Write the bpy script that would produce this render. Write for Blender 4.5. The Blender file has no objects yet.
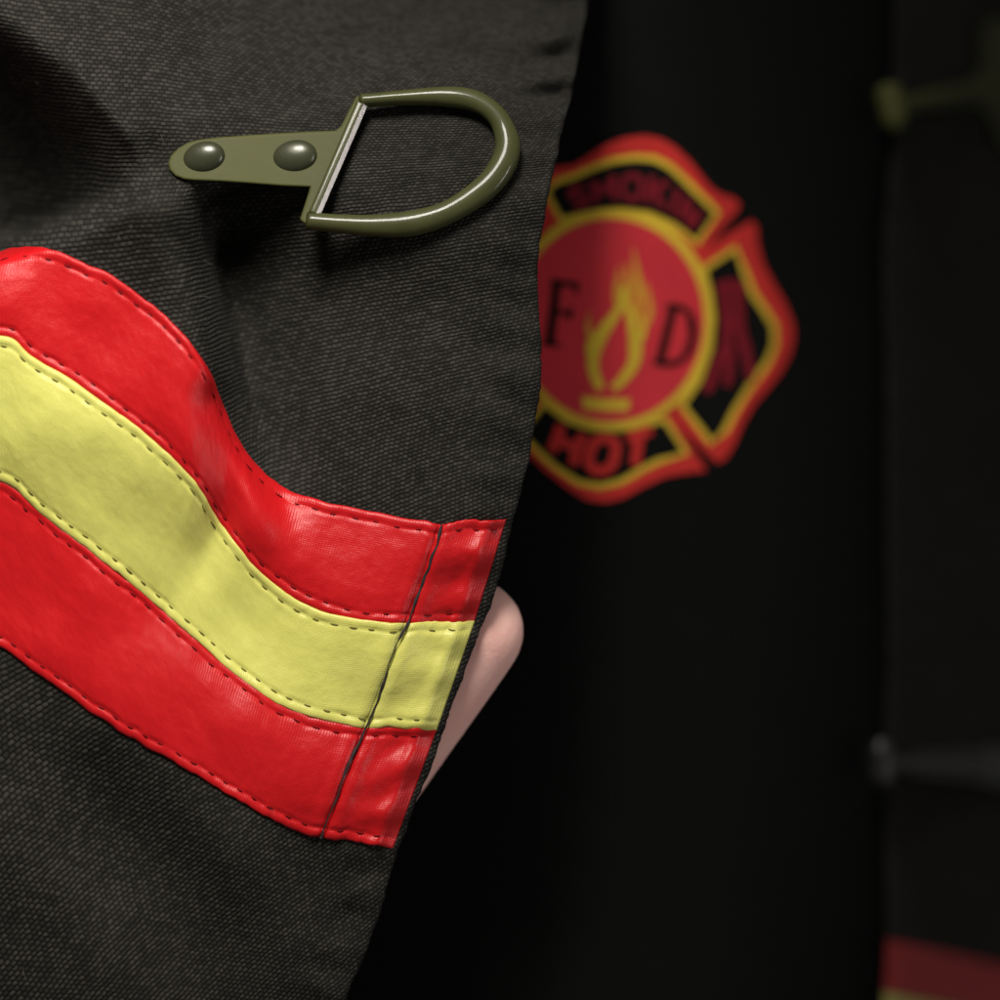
import bpy, bmesh, math, random
import numpy as np
from mathutils import Vector, Matrix, geometry

random.seed(7)
RNG = np.random.RandomState(11)
SC = bpy.context.scene
COL = SC.collection

# ------------------------------------------------------------------ camera, world, lamps, exposure
D = 0.32                      # camera to the sharp part of the coat flap (m)
S = 0.15 / 1000.0             # one photo pixel at that distance (m)

cam = bpy.data.cameras.new('camera')
cam_o = bpy.data.objects.new('camera', cam)
COL.objects.link(cam_o)
cam_o.location = (0, -D, 0)
cam_o.rotation_euler = (math.radians(90), 0, 0)
cam.sensor_width = 36.0
cam.lens = 36.0 * D / 0.15
cam.clip_start = 0.01
cam.clip_end = 20.0
cam.dof.use_dof = True
cam.dof.focus_distance = D - 0.001
cam.dof.aperture_fstop = 6.4
SC.camera = cam_o

world = bpy.data.worlds.new('World')
SC.world = world
world.use_nodes = True
bg = world.node_tree.nodes['Background']
bg.inputs['Color'].default_value = (1.0, 0.97, 0.92, 1)
bg.inputs['Strength'].default_value = 0.085


def area(name, loc, target, sx, sy, power, color, spread=180):
    l = bpy.data.lights.new(name, 'AREA')
    l.shape = 'RECTANGLE'
    l.size, l.size_y = sx, sy
    l.energy = power
    l.color = color
    l.spread = math.radians(spread)
    o = bpy.data.objects.new(name, l)
    COL.objects.link(o)
    o.location = loc
    o.rotation_euler = (Vector(target) - Vector(loc)).to_track_quat('-Z', 'Y').to_euler()
    return o


area('ceiling_lamp', (-0.070, -0.23, 0.26), (-0.085, 0.0, 0.005), 0.11, 0.11, 0.435, (1.0, 0.95, 0.87), 80)
area('side_lamp', (0.42, -0.20, -0.08), (-0.01, 0.0, 0.0), 0.022, 0.24, 0.032, (1.0, 0.95, 0.93), 40)

SC.view_settings.view_transform = 'Standard'
SC.view_settings.look = 'None'
SC.view_settings.gamma = 1
SC.view_settings.exposure = 0.0
SC.view_settings.use_curve_mapping = False
SC.cycles.use_denoising = True
SC.cycles.max_bounces = 6


# ------------------------------------------------------------------ helpers
def at(px, py, y):
    """point y metres behind the sharp plane, at its measured place"""
    px, py, y = np.broadcast_arrays(np.asarray(px, float), np.asarray(py, float), np.asarray(y, float))
    f = (D + y) / D
    return np.stack([(px - 500) * S * f, y, (500 - py) * S * f], -1)


def sst(x, a=0.0, b=1.0):
    t = np.clip((np.asarray(x, float) - a) / (b - a), 0, 1)
    return t * t * (3 - 2 * t)


def vnoise(x, y, seed=0):
    x, y = np.asarray(x, float), np.asarray(y, float)
    tab = np.random.RandomState(seed + 100).rand(256, 256) * 2 - 1
    xi, yi = np.floor(x).astype(int), np.floor(y).astype(int)
    fx, fy = x - xi, y - yi
    fx, fy = fx * fx * (3 - 2 * fx), fy * fy * (3 - 2 * fy)
    g = lambda i, j: tab[j % 256, i % 256]
    return ((g(xi, yi) * (1 - fx) + g(xi + 1, yi) * fx) * (1 - fy)
            + (g(xi, yi + 1) * (1 - fx) + g(xi + 1, yi + 1) * fx) * fy)


def curve(pts, n=None, t=None):
    """smooth curve through points; n samples evenly by length, or values t in 0..1"""
    p = np.array(pts, float)
    out = []
    q = np.vstack([2 * p[0] - p[1], p, 2 * p[-1] - p[-2]])
    for i in range(1, len(q) - 2):
        u = np.linspace(0, 1, 16, endpoint=False)[:, None]
        a, b, c, d = q[i - 1], q[i], q[i + 1], q[i + 2]
        out.append(0.5 * (2 * b + (c - a) * u + (2 * a - 5 * b + 4 * c - d) * u ** 2 + (3 * b - a - 3 * c + d) * u ** 3))
    out = np.vstack(out + [p[-1:]])
    s = np.concatenate([[0], np.cumsum(np.linalg.norm(np.diff(out, axis=0), axis=1))])
    s /= s[-1]
    if t is None:
        t = np.linspace(0, 1, n)
    return np.stack([np.interp(t, s, out[:, k]) for k in range(out.shape[1])], -1)


def link(name, me, mat, parent=None):
    o = bpy.data.objects.new(name, me)
    COL.objects.link(o)
    if mat is not None and not me.materials:
        me.materials.append(mat)
    if parent is not None:
        o.parent = parent
        if parent.type == 'EMPTY':          # meshes are built in place; the Empty sits at the thing's base
            o.matrix_parent_inverse = Matrix.Translation(-parent.location)
    return o


def mesh_of(name, verts, faces, smooth=True):
    me = bpy.data.meshes.new(name)
    me.from_pydata([tuple(v) for v in verts], [], [tuple(f) for f in faces])
    me.validate()
    if smooth:
        me.polygons.foreach_set('use_smooth', [True] * len(me.polygons))
    me.update()
    return me


def grid_mesh(name, P, uv=None, closed=False):
    """P: rows x cols x 3; uv: rows x cols x 2 stored as the point attribute 'weave'"""
    r, c = P.shape[:2]
    idx = np.arange(r * c).reshape(r, c)
    if closed:
        idx = np.hstack([idx, idx[:, :1]])
    q = np.stack([idx[:-1, :-1], idx[1:, :-1], idx[1:, 1:], idx[:-1, 1:]], -1).reshape(-1, 4)
    me = bpy.data.meshes.new(name)
    me.vertices.add(r * c)
    me.vertices.foreach_set('co', np.ascontiguousarray(P.reshape(-1), dtype=np.float32))
    me.loops.add(q.size)
    me.loops.foreach_set('vertex_index', q.reshape(-1).astype(np.int32))
    me.polygons.add(len(q))
    me.polygons.foreach_set('loop_start', np.arange(0, q.size, 4, dtype=np.int32))
    me.polygons.foreach_set('use_smooth', np.ones(len(q), dtype=bool))
    me.update(calc_edges=True)
    if uv is not None:
        a = me.attributes.new('weave', 'FLOAT_VECTOR', 'POINT')
        u3 = np.concatenate([uv, np.zeros(uv.shape[:2] + (1,))], -1)
        a.data.foreach_set('vector', np.ascontiguousarray(u3.reshape(-1), dtype=np.float32))
    return me


def tube(name, P, R, n=16, squash=None, up=None, caps=True):
    """sweep of an ellipse along points P with radii R (squash: radius factor along 'up')"""
    P = np.array(P, float)
    m = len(P)
    R = np.broadcast_to(np.asarray(R, float), (m,))
    sq = np.broadcast_to(1.0 if squash is None else np.asarray(squash, float), (m,))
    T = np.gradient(P, axis=0)
    T /= np.linalg.norm(T, axis=1)[:, None]
    up = np.array((0, 1, 0) if up is None else up, float)
    A = np.cross(T, up)
    A /= np.linalg.norm(A, axis=1)[:, None]
    B = np.cross(A, T)
    th = np.linspace(0, 2 * math.pi, n, endpoint=False)
    V = P[:, None] + R[:, None, None] * (np.cos(th)[None, :, None] * A[:, None] + (sq[:, None, None] * np.sin(th)[None, :, None]) * B[:, None])
    verts = V.reshape(-1, 3).tolist()
    faces = []
    for i in range(m - 1):
        for j in range(n):
            k = (j + 1) % n
            faces.append((i * n + j, i * n + k, (i + 1) * n + k, (i + 1) * n + j))
    if caps:
        for ring, rev in ((0, True), (m - 1, False)):
            ids = list(range(ring * n, ring * n + n))
            faces.append(tuple(ids[::-1] if not rev else ids))
    return verts, faces


def join(parts):
    V, F = [], []
    for v, f in parts:
        o = len(V)
        V += list(v)
        F += [tuple(i + o for i in q) for q in f]
    return V, F


# ------------------------------------------------------------------ materials
def new_mat(name, color, rough, spec=0.5, metal=0.0, sheen=0.0):
    m = bpy.data.materials.new(name)
    m.use_nodes = True
    b = m.node_tree.nodes['Principled BSDF']
    b.inputs['Base Color'].default_value = (*color, 1)
    b.inputs['Roughness'].default_value = rough
    b.inputs['Specular IOR Level'].default_value = spec
    b.inputs['Metallic'].default_value = metal
    if sheen:
        b.inputs['Sheen Weight'].default_value = sheen
        b.inputs['Sheen Roughness'].default_value = 0.45
        b.inputs['Sheen Tint'].default_value = (1, 0.97, 0.92, 1)
    return m


class NT:
    """small helper to write node arithmetic"""
    def __init__(self, m):
        self.t = m.node_tree
        self.b = self.t.nodes['Principled BSDF']

    def n(self, kind, **kw):
        nd = self.t.nodes.new(kind)
        for k, v in kw.items():
            setattr(nd, k, v)
        return nd

    def put(self, sock, val):
        if hasattr(val, 'is_output'):
            self.t.links.new(val, sock)
        else:
            sock.default_value = val

    def m(self, op, a, b=0.0, c=0.0):
        nd = self.n('ShaderNodeMath', operation=op)
        for i, v in enumerate((a, b, c)):
            self.put(nd.inputs[i], v)
        return nd.outputs[0]

    def noise(self, vec, scale, detail=3.0, rough=0.55):
        nd = self.n('ShaderNodeTexNoise')
        self.t.links.new(vec, nd.inputs['Vector'])
        nd.inputs['Scale'].default_value = scale
        nd.inputs['Detail'].default_value = detail
        nd.inputs['Roughness'].default_value = rough
        return nd.outputs['Fac']

    def mix(self, fac, a, b):
        nd = self.n('ShaderNodeMix', data_type='RGBA')
        self.put(nd.inputs[0], fac)
        self.put(nd.inputs[6], a)
        self.put(nd.inputs[7], b)
        return nd.outputs[2]

    def bump(self, h, dist, strength=1.0, normal=None):
        nd = self.n('ShaderNodeBump')
        nd.inputs['Distance'].default_value = dist
        nd.inputs['Strength'].default_value = strength
        self.put(nd.inputs['Height'], h)
        if normal is not None:
            self.put(nd.inputs['Normal'], normal)
        return nd.outputs[0]


def weave_mat(name, dark, light, rough=0.85, bump=0.00018, sheen=0.02, period=5.6):
    """coarse twill canvas: rows of short slanted thread floats"""
    m = new_mat(name, light, rough, 0.08, sheen=sheen)
    k = NT(m)
    at_ = k.n('ShaderNodeAttribute', attribute_name='weave')
    wob = k.n('ShaderNodeTexNoise')
    k.t.links.new(at_.outputs['Vector'], wob.inputs['Vector'])
    wob.inputs['Scale'].default_value = 0.045
    wob.inputs['Detail'].default_value = 2.0
    add = k.n('ShaderNodeVectorMath', operation='MULTIPLY_ADD')
    k.t.links.new(wob.outputs['Color'], add.inputs[0])
    add.inputs[1].default_value = (5.0, 5.0, 0)
    k.t.links.new(at_.outputs['Vector'], add.inputs[2])
    fine = k.n('ShaderNodeTexNoise')
    k.t.links.new(at_.outputs['Vector'], fine.inputs['Vector'])
    fine.inputs['Scale'].default_value = 0.25
    fine.inputs['Detail'].default_value = 2.0
    add2 = k.n('ShaderNodeVectorMath', operation='MULTIPLY_ADD')
    k.t.links.new(fine.outputs['Color'], add2.inputs[0])
    add2.inputs[1].default_value = (0.8, 0.8, 0)
    k.t.links.new(add.outputs[0], add2.inputs[2])
    sep = k.n('ShaderNodeSeparateXYZ')
    k.t.links.new(add2.outputs[0], sep.inputs[0])
    u, v = sep.outputs[0], sep.outputs[1]
    # rows of thread floats, every second row shifted by half a float
    U = k.m('DIVIDE', u, period)
    V = k.m('DIVIDE', v, period * 0.74)
    fv = k.m('FLOOR', V)
    Us = k.m('ADD', U, k.m('MULTIPLY', fv, 0.44))
    fu = k.m('FLOOR', Us)
    row = k.m('POWER', k.m('ABSOLUTE', k.m('SINE', k.m('MULTIPLY', V, math.pi))), 0.7)
    flo = k.m('POWER', k.m('ABSOLUTE', k.m('SINE', k.m('MULTIPLY', Us, math.pi))), 0.45)
    a = k.m('MULTIPLY', row, flo)
    patch = k.noise(at_.outputs['Vector'], 0.010, 2.0)
    ramp = k.n('ShaderNodeMapRange')
    k.put(ramp.inputs[0], patch)
    ramp.inputs[1].default_value, ramp.inputs[2].default_value = 0.45, 0.65
    rib = k.m('MULTIPLY', ramp.outputs[0], 0.35)          # in places the rows close up into ribs
    h = k.m('ADD', k.m('MULTIPLY', a, k.m('SUBTRACT', 1.0, rib)), k.m('MULTIPLY', row, rib))
    cell = k.n('ShaderNodeCombineXYZ')
    k.put(cell.inputs[0], fu)
    k.put(cell.inputs[1], fv)
    wn = k.n('ShaderNodeTexWhiteNoise', noise_dimensions='2D')
    k.t.links.new(cell.outputs[0], wn.inputs['Vector'])
    rnd = wn.outputs['Value']
    h = k.m('MULTIPLY', h, k.m('ADD', 0.72, k.m('MULTIPLY', rnd, 0.45)))
    tone = k.noise(at_.outputs['Vector'], 0.5, 3.0, 0.7)
    h2 = k.m('ADD', h, k.m('MULTIPLY', tone, 0.35))
    worn = k.noise(at_.outputs['Vector'], 0.02, 4.0, 0.6)
    # colour follows the weave height: dark in the gaps, pale on the floats
    fac = k.m('MULTIPLY', k.m('SMOOTH_MIN', h, 1.0, 0.1), k.m('ADD', k.m('ADD', 0.36, k.m('MULTIPLY', rnd, 0.38)), k.m('MULTIPLY', worn, 0.45)))
    colr = k.mix(fac, (*dark, 1), (*light, 1))
    k.put(k.b.inputs['Base Color'], colr)
    k.put(k.b.inputs['Normal'], k.bump(h2, bump))
    return m


def satin_mat(name, c1, c2, rough):
    """satin ribbon with fine cross threads and small crinkles"""
    m = new_mat(name, c1, rough, 0.32)
    k = NT(m)
    at_ = k.n('ShaderNodeAttribute', attribute_name='weave')
    vec = at_.outputs['Vector']
    sep = k.n('ShaderNodeSeparateXYZ')
    k.t.links.new(vec, sep.inputs[0])
    wob = k.noise(vec, 0.08, 2.0)
    thr = k.m('SINE', k.m('ADD', k.m('MULTIPLY', sep.outputs[0], 2.3), k.m('MULTIPLY', wob, 9.0)))
    thr2 = k.m('SINE', k.m('MULTIPLY', sep.outputs[1], 2.9))
    cr = k.noise(vec, 0.16, 4.0, 0.65)
    big = k.noise(vec, 0.028, 2.0)
    n1 = k.bump(big, 0.0004, 0.8)
    n2 = k.bump(cr, 0.00009, 0.8, n1)
    n3 = k.bump(k.m('ADD', thr, k.m('MULTIPLY', thr2, 0.6)), 0.000008, 0.9, n2)
    tone = k.noise(vec, 0.05, 3.0)
    tt = k.m('ADD', k.m('MULTIPLY', tone, 0.7), k.m('MULTIPLY', k.noise(vec, 0.6, 2.0), 0.4))
    k.put(k.b.inputs['Base Color'], k.mix(tt, (*c1, 1), (*c2, 1)))
    k.put(k.b.inputs['Normal'], n3)
    r = k.m('ADD', rough - 0.08, k.m('MULTIPLY', cr, 0.18))
    k.put(k.b.inputs['Roughness'], r)
    return m


def paint_mat(name, c1, rough, scale=900.0, bump=0.00003, spec=0.5, metal=0.0, coat=0.0):
    m = new_mat(name, c1, rough, spec, metal)
    k = NT(m)
    tc = k.n('ShaderNodeTexCoord')
    n = k.noise(tc.outputs['Object'], scale, 4.0)
    n2 = k.noise(tc.outputs['Object'], scale * 0.2, 3.0)
    c2 = tuple(x * 0.72 for x in c1)
    k.put(k.b.inputs['Base Color'], k.mix(n2, (*c2, 1), (*[min(1, x * 1.18) for x in c1], 1)))
    k.put(k.b.inputs['Roughness'], k.m('ADD', rough - 0.1, k.m('MULTIPLY', n2, 0.2)))
    k.put(k.b.inputs['Normal'], k.bump(n, bump))
    if coat:
        k.b.inputs['Coat Weight'].default_value = coat
        k.b.inputs['Coat Roughness'].default_value = 0.08
    return m


M_CANVAS = weave_mat('charcoal_canvas', (0.0038, 0.0036, 0.0031), (0.045, 0.0425, 0.0365))
M_SHIRT = weave_mat('black_jersey', (0.0042, 0.0046, 0.0044), (0.0078, 0.0086, 0.0082), 0.9, 0.00008, 0.0, 4.0)
M_RED = satin_mat('red_satin', (0.45, 0.005, 0.008), (0.55, 0.009, 0.012), 0.38)
M_YEL = satin_mat('lime_satin', (0.55, 0.53, 0.105), (0.63, 0.615, 0.165), 0.36)
M_THR_RED = new_mat('dark_red_thread', (0.15, 0.004, 0.006), 0.9, 0.1)
M_THR_YEL = new_mat('olive_thread', (0.17, 0.155, 0.035), 0.9, 0.1)
M_THR_BLK = new_mat('black_thread', (0.012, 0.010, 0.010), 0.7)
M_OLIVE = paint_mat('olive_enamel', (0.066, 0.069, 0.022), 0.55, spec=0.14)
M_GLOSS = paint_mat('glossy_olive_enamel', (0.052, 0.056, 0.019), 0.5, spec=0.15, coat=0.32)
M_GLINT = paint_mat('pale_highlight_metal', (0.60, 0.57, 0.55), 0.42, metal=0.85)  # pale colour stands in for the highlight along the ring bar
M_RIVET = paint_mat('dark_olive_metal', (0.044, 0.047, 0.025), 0.34, metal=0.2, coat=0.15)
M_BLACKMETAL = paint_mat('black_enamel', (0.013, 0.013, 0.012), 0.38, coat=0.1)
M_PRINT_RED = paint_mat('red_print', (0.66, 0.035, 0.030), 0.75, scale=600, spec=0.2)
M_PRINT_DISC = paint_mat('rose_red_print', (0.74, 0.034, 0.050), 0.7, scale=400, spec=0.3)
M_PRINT_YEL = paint_mat('yellow_print', (0.80, 0.55, 0.045), 0.75, scale=600, spec=0.2)
M_PRINT_BLK = paint_mat('black_print', (0.0060, 0.0066, 0.0062), 0.85, scale=600, spec=0.1)
M_PRINT_ORG = paint_mat('orange_print', (0.75, 0.36, 0.04), 0.75, scale=600, spec=0.2)
M_PRINT_DRED = paint_mat('dark_red_print', (0.24, 0.010, 0.022), 0.75, scale=600, spec=0.2)
M_FUZZ = new_mat('loose_fibre', (0.11, 0.10, 0.085), 0.8)

M_SKIN = new_mat('skin', (0.56, 0.29, 0.22), 0.65, 0.14)
_k = NT(M_SKIN)
_tc = _k.n('ShaderNodeTexCoord')
_n = _k.noise(_tc.outputs['Object'], 160.0, 3.0)
_k.put(_k.b.inputs['Base Color'], _k.mix(_n, (0.82, 0.43, 0.38, 1), (0.88, 0.56, 0.49, 1)))
_cr = _k.noise(_tc.outputs['Object'], 260.0, 3.0)
_sep = _k.n('ShaderNodeSeparateXYZ')
_k.t.links.new(_tc.outputs['Object'], _sep.inputs[0])
_al = _k.m('ADD', _k.m('MULTIPLY', _sep.outputs[0], 0.42), _k.m('MULTIPLY', _sep.outputs[2], 0.9))
_ln = _k.m('POWER', _k.m('ABSOLUTE', _k.m('SINE', _k.m('ADD', _k.m('MULTIPLY', _al, 420.0), _k.m('MULTIPLY', _cr, 7.0)))), 0.25)
_b1 = _k.bump(_ln, 0.00007, 0.6)
_k.put(_k.b.inputs['Normal'], _k.bump(_k.noise(_tc.outputs['Object'], 1500.0, 4.0), 0.00010, 0.8, _b1))
_k.b.inputs['Subsurface Weight'].default_value = 0.25
_k.b.inputs['Subsurface Radius'].default_value = (0.004, 0.0015, 0.0008)
_k.b.inputs['Subsurface Scale'].default_value = 1.0

# ------------------------------------------------------------------ the lifted front of the coat: its relief
X0, X1, Y0, Y1 = -300, 760, -260, 1320
gx, gy = np.meshgrid(np.arange(X0, X1 + 1, 2.0), np.arange(Y0, Y1 + 1, 2.0))


def poly_dist(pts):
    """distance of every grid point to a polyline, side (+ = right of travel) and nearest position along (0..1)"""
    p = np.array(pts, float)
    best = np.full(gx.shape, 1e9)
    side = np.zeros(gx.shape)
    tt = np.zeros(gx.shape)
    L = np.concatenate([[0], np.cumsum(np.linalg.norm(np.diff(p, axis=0), axis=1))])
    for i in range(len(p) - 1):
        a, b = p[i], p[i + 1]
        d = b - a
        l2 = d @ d
        t = np.clip(((gx - a[0]) * d[0] + (gy - a[1]) * d[1]) / l2, 0, 1)
        dx, dy = gx - a[0] - t * d[0], gy - a[1] - t * d[1]
        dist = np.hypot(dx, dy)
        cr = d[0] * (gy - a[1]) - d[1] * (gx - a[0])
        m = dist < best
        best = np.where(m, dist, best)
        side = np.where(m, np.sign(cr), side)
        tt = np.where(m, (L[i] + t * math.sqrt(l2)) / L[-1], tt)
    return best, side, tt


def blur(a, sig):
    r = int(sig * 3 + 1)
    k = np.exp(-0.5 * (np.arange(-r, r + 1) / sig) ** 2)
    k /= k.sum()
    for ax in (0, 1):
        pad = [(0, 0), (0, 0)]
        pad[ax] = (r, r)
        b = np.pad(a, pad, mode='edge')
        a = sum(k[i] * np.take(b, np.arange(i, i + a.shape[ax]), axis=ax) for i in range(2 * r + 1))
    return a


EDGE = curve([(640, -300), (612, -120), (590, 0), (576, 80), (560, 150), (547, 215), (540, 260), (540, 305), (543, 370), (536, 430),
              (526, 480), (513, 530), (500, 580), (479, 640), (456, 700), (433, 765), (411, 820), (396, 860),
              (376, 930), (348, 1000), (300, 1150), (250, 1340)], 400)


def edge_x(py):
    return np.interp(py, EDGE[:, 1], EDGE[:, 0])


# mm, + = away from the camera
Z = np.zeros(gx.shape)
Z += 44 * np.clip((205 - gy) / 260, 0, 3) ** 1.6 * (0.22 + 0.78 * sst((gx - 120) / 330))
ex = edge_x(gy)
Z += 2.5 * sst((gx - (ex - 70)) / 90)
up_ridge = curve([(-330, -190), (-60, -28), (0, 18), (50, 60), (100, 112), (134, 158), (152, 194)], 40)
low_ridge = curve([(152, 194), (122, 205), (82, 222), (40, 238), (0, 250), (-80, 270), (-330, 330)], 40)
du, su, tu = poly_dist(up_ridge)
dl, sl, tl = poly_dist(low_ridge[::-1])
inside = (su > 0) & (sl < 0)
Zp = np.where(inside, 42 * np.tanh(0.011 * (np.sqrt(du ** 2 + 20 ** 2) - 20)) * sst(dl / 6), 0)
Zpu = np.where(inside, 42 * np.tanh(0.011 * (np.sqrt(du ** 2 + 20 ** 2) - 20)) * sst(dl / 60), 0)
Z += Zp
Z += -3.0 * np.exp(-(du / 60) ** 2) * np.where(su > 0, np.exp(-(du / 45) ** 2), 1)
Z += -6.0 * np.exp(-(dl / 170) ** 2) * np.where(inside, np.exp(-(dl / 9) ** 2), np.where(su > 0, 1, np.exp(-(du / 40) ** 2)))
crest = curve([(150, 188), (176, 222), (190, 280), (203, 340), (217, 410), (236, 470), (262, 540)], 40)
dc, sc_, tc_ = poly_dist(crest)
sdc = dc * np.where(sc_ < 0, 1, -1)      # + to the right of the fold crest
env = sst((gy - 150) / 70) * (1 - sst((gy - 420) / 150))
prof = np.where(sdc < 0, -4.5 * np.exp(-(sdc / 90) ** 2),
                -4.5 + 11.0 * sst((sdc + 4) / 40) * np.exp(-np.clip(sdc - 40, 0, None) / 110) + 4.5 * sst(sdc / 200))
Z += prof * env
Z += 9.5 * sst(sdc / 34) * np.exp(-(np.clip(sdc - 36, 0, None) / 75) ** 2) * sst((gy - 176) / 95) * (1 - sst((gy - 320) / 190))
WU = blur((-0.06 * Zpu + 0.3 * (prof + 4.5 * np.exp(-(np.minimum(sdc, 0) / 90) ** 2)) * env) * 0.001 / S, 3.0)
WV = blur((0.06 * Zpu - 0.7 * 44 * np.clip((205 - gy) / 260, 0, 3) ** 1.6 * (0.22 + 0.78 * sst((gx - 120) / 330))) * 0.001 / S, 3.0)
crease = curve([(216, 405), (226, 455), (228, 500), (212, 545), (186, 590), (150, 640)], 30)
dk, sk, tk = poly_dist(crease)
Z += 3.2 * np.exp(-(dk / 20) ** 2) * (1 - sst((tk - 0.35) / 0.65))
Z += -3.2 * np.exp(-((gx - 385) / 130) ** 2 - ((gy - 430) / 120) ** 2)
Z += -4.0 * np.exp(-((gx - 110) / 150) ** 2 - ((gy - 470) / 150) ** 2)
Z += -2.4 * np.exp(-(((gx - 250) + (gy - 740) * -1.1) / 120) ** 2 - ((gy - 740) / 110) ** 2)
Z += 2.2 * np.exp(-(((gx - 130) - (gy - 850) * 0.55) / 55) ** 2 - ((gy - 850) / 120) ** 2)
Z += -1.8 * np.exp(-(((gx - 240) - (gy - 860) * 0.8) / 50) ** 2 - ((gy - 860) / 110) ** 2)
Z += 1.6 * np.exp(-(((gx - 320) - (gy - 900) * 0.5) / 40) ** 2 - ((gy - 920) / 80) ** 2)
Z += 1.3 * vnoise(gx / 120 + 3, gy / 105, 1) + 0.5 * vnoise(gx / 48, gy / 60 + 9, 2)
# puckers along the hem, strongest where it hangs free at the top
hem = np.exp(-((gx - (ex - 28)) / 30) ** 2)
Z += 1.7 * (1 + 1.8 * sst((150 - gy) / 90)) * hem * (np.sin(gy / 6.9 + 2.2 * vnoise(gy / 60, gx / 60, 12)) + 0.8 * vnoise(gy / 24, gx / 90, 3)) * (0.35 + 0.65 * sst((260 - gy) / 120))
Z += 0.8 * np.exp(-((gx - (ex - 62)) / 5.0) ** 2) * sst((gy - 180) / 100) * (1 - sst((gy - 470) / 60))
Z = blur(Z, 3.0)
def sample(F, px, py):
    fx = np.clip((np.asarray(px, float) - X0) / 2.0, 0, gx.shape[1] - 1.001)
    fy = np.clip((np.asarray(py, float) - Y0) / 2.0, 0, gx.shape[0] - 1.001)
    i, j = fx.astype(int), fy.astype(int)
    a, b = fx - i, fy - j
    return (F[j, i] * (1 - a) + F[j, i + 1] * a) * (1 - b) + (F[j + 1, i] * (1 - a) + F[j + 1, i + 1] * a) * b


def relief(px, py):
    """metres"""
    return sample(Z, px, py) * 0.001


# the cloth lies close under the ring of the fastener
_m = (gx > 345) & (gx < 515) & (gy > 95) & (gy < 228)
_A = np.stack([gx[_m], gy[_m], np.ones(_m.sum())], -1)
_c = np.linalg.lstsq(_A, Z[_m], rcond=None)[0]
_c = np.array([_c[0] * 0.5, _c[1] * 0.45, 0.0])
_f = (gx > 196) & (gx < 320) & (gy > 134) & (gy < 186)
_o = np.min((Z - _c[0] * gx - _c[1] * gy)[_f])
_w = 0.95 * np.exp(-np.clip(((gx - 428) / 122) ** 2 + ((gy - 168) / 98) ** 2, 0, 20) ** 2 * 0.7)
Z = Z * (1 - _w) + (_c[0] * gx + _c[1] * gy + _o + 1.6 + 0.3 * vnoise(gx / 40, gy / 40, 4)) * _w

_w = np.exp(-np.clip(((gx - 200) / 62) ** 2 + ((gy - 160) / 36) ** 2, 0, 20) ** 2 * 0.7)
Z = Z * (1 - _w) + np.maximum(Z, _c[0] * gx + _c[1] * gy + _o + 0.9) * _w
Z = blur(Z, 1.2)

# ------------------------------------------------------------------ coat
coat = bpy.data.objects.new('coat', None)
COL.objects.link(coat)
coat.location = (-0.03, 0.0, -0.10)
coat['label'] = 'charcoal canvas coat with red and yellow stripes and metal clasps, held open'
coat['category'] = 'coat'
bpy.context.view_layer.update()

rows = np.arange(Y0, Y1 + 1, 2.6)
front = np.linspace(0, 1, 330)
PY = rows[:, None] + 0 * front[None]
EXR = edge_x(rows)[:, None] + 0.7 * vnoise(rows / 4.0, rows * 0, 21)[:, None] + 0.9 * vnoise(rows / 17.0, rows * 0, 22)[:, None]
PX = X0 + (EXR - 9 - X0) * front[None]
YY = relief(PX, PY)
F = at(PX, PY, YY)
UVx, UVy = PX, PY


def weave_uv(px, py, y):
    # threads lean over the folds; slant of the floats
    x = px - 350 + sample(WU, px, py)         # yarns follow the folds
    q = py - 420 + sample(WV, px, py)
    c = 0.00042
    u0, v0 = x + c * (x * x - q * q), q + 2 * c * x * q
    a = math.radians(17)
    u = u0 * math.cos(a) - v0 * math.sin(a)
    v = u0 * math.sin(a) + v0 * math.cos(a)
    return np.stack([u, v], -1)


th = np.linspace(0, math.pi, 9)[1:]
RAD = 0.0011
ey = YY[:, -1:]
wx = PX[:, -1:] + (RAD / S) * np.sin(th)[None]
wy = ey + RAD * (1 - np.cos(th))[None]
W = at(wx, PY[:, :1] + 0 * wx, wy)
bx = (PX[:, -1:] - (PX[:, -1:] - X0) * np.linspace(0, 1, 60)[1:][None])
by = relief(bx, PY[:, :1] + 0 * bx) + 2 * RAD
B = at(bx, PY[:, :1] + 0 * bx, by)
P = np.concatenate([F, W, B], 1)
UV = np.concatenate([weave_uv(PX, PY, YY), weave_uv(PX[:, -1:] + 11 * th[None] * 0.6, PY[:, :1] + 0 * wx, ey + 0 * wx),
                     weave_uv(bx, PY[:, :1] + 0 * bx, by)], 1)
panel = link('front_panel', grid_mesh('front_panel', P, UV), M_CANVAS, coat)

# loose fibres sticking out of the cloth and along its raw edge
fz = []
for i in range(60):
    if i < 0:
        py = random.uniform(300, 1000)
        px = float(edge_x(py)) - random.uniform(-2, 6)
        L, r = random.uniform(2, 4.5), 0.00003
    else:
        py, px = random.uniform(20, 990), random.uniform(0, 520)
        if px > edge_x(py) - 15:
            continue
        L, r = random.uniform(4, 11), 0.00002
    a = random.uniform(0, 6.28)
    if i < 0:
        a = random.uniform(-1.2, 1.2)
    y0 = float(relief(px, py)) - 0.00002
    b = a + random.uniform(-1, 1)
    pts = curve([(px, py, y0), (px + L * .5 * math.cos(a), py + L * .5 * math.sin(a), y0 - 0.00035),
                 (px + L * (.5 * math.cos(a) + .5 * math.cos(b)), py + L * .5 * (math.sin(a) + math.sin(b)), y0 - 0.0005)], 6)
    if 247 < py < 850 and px < edge_x(py) - 20 and py > 250 + 0.9 * px - 60:
        continue
    fz.append(tube('f', at(pts[:, 0], pts[:, 1], pts[:, 2]), r, 4, up=(0.2, 1, 0.3)))
fv, ff = join(fz)
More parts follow.
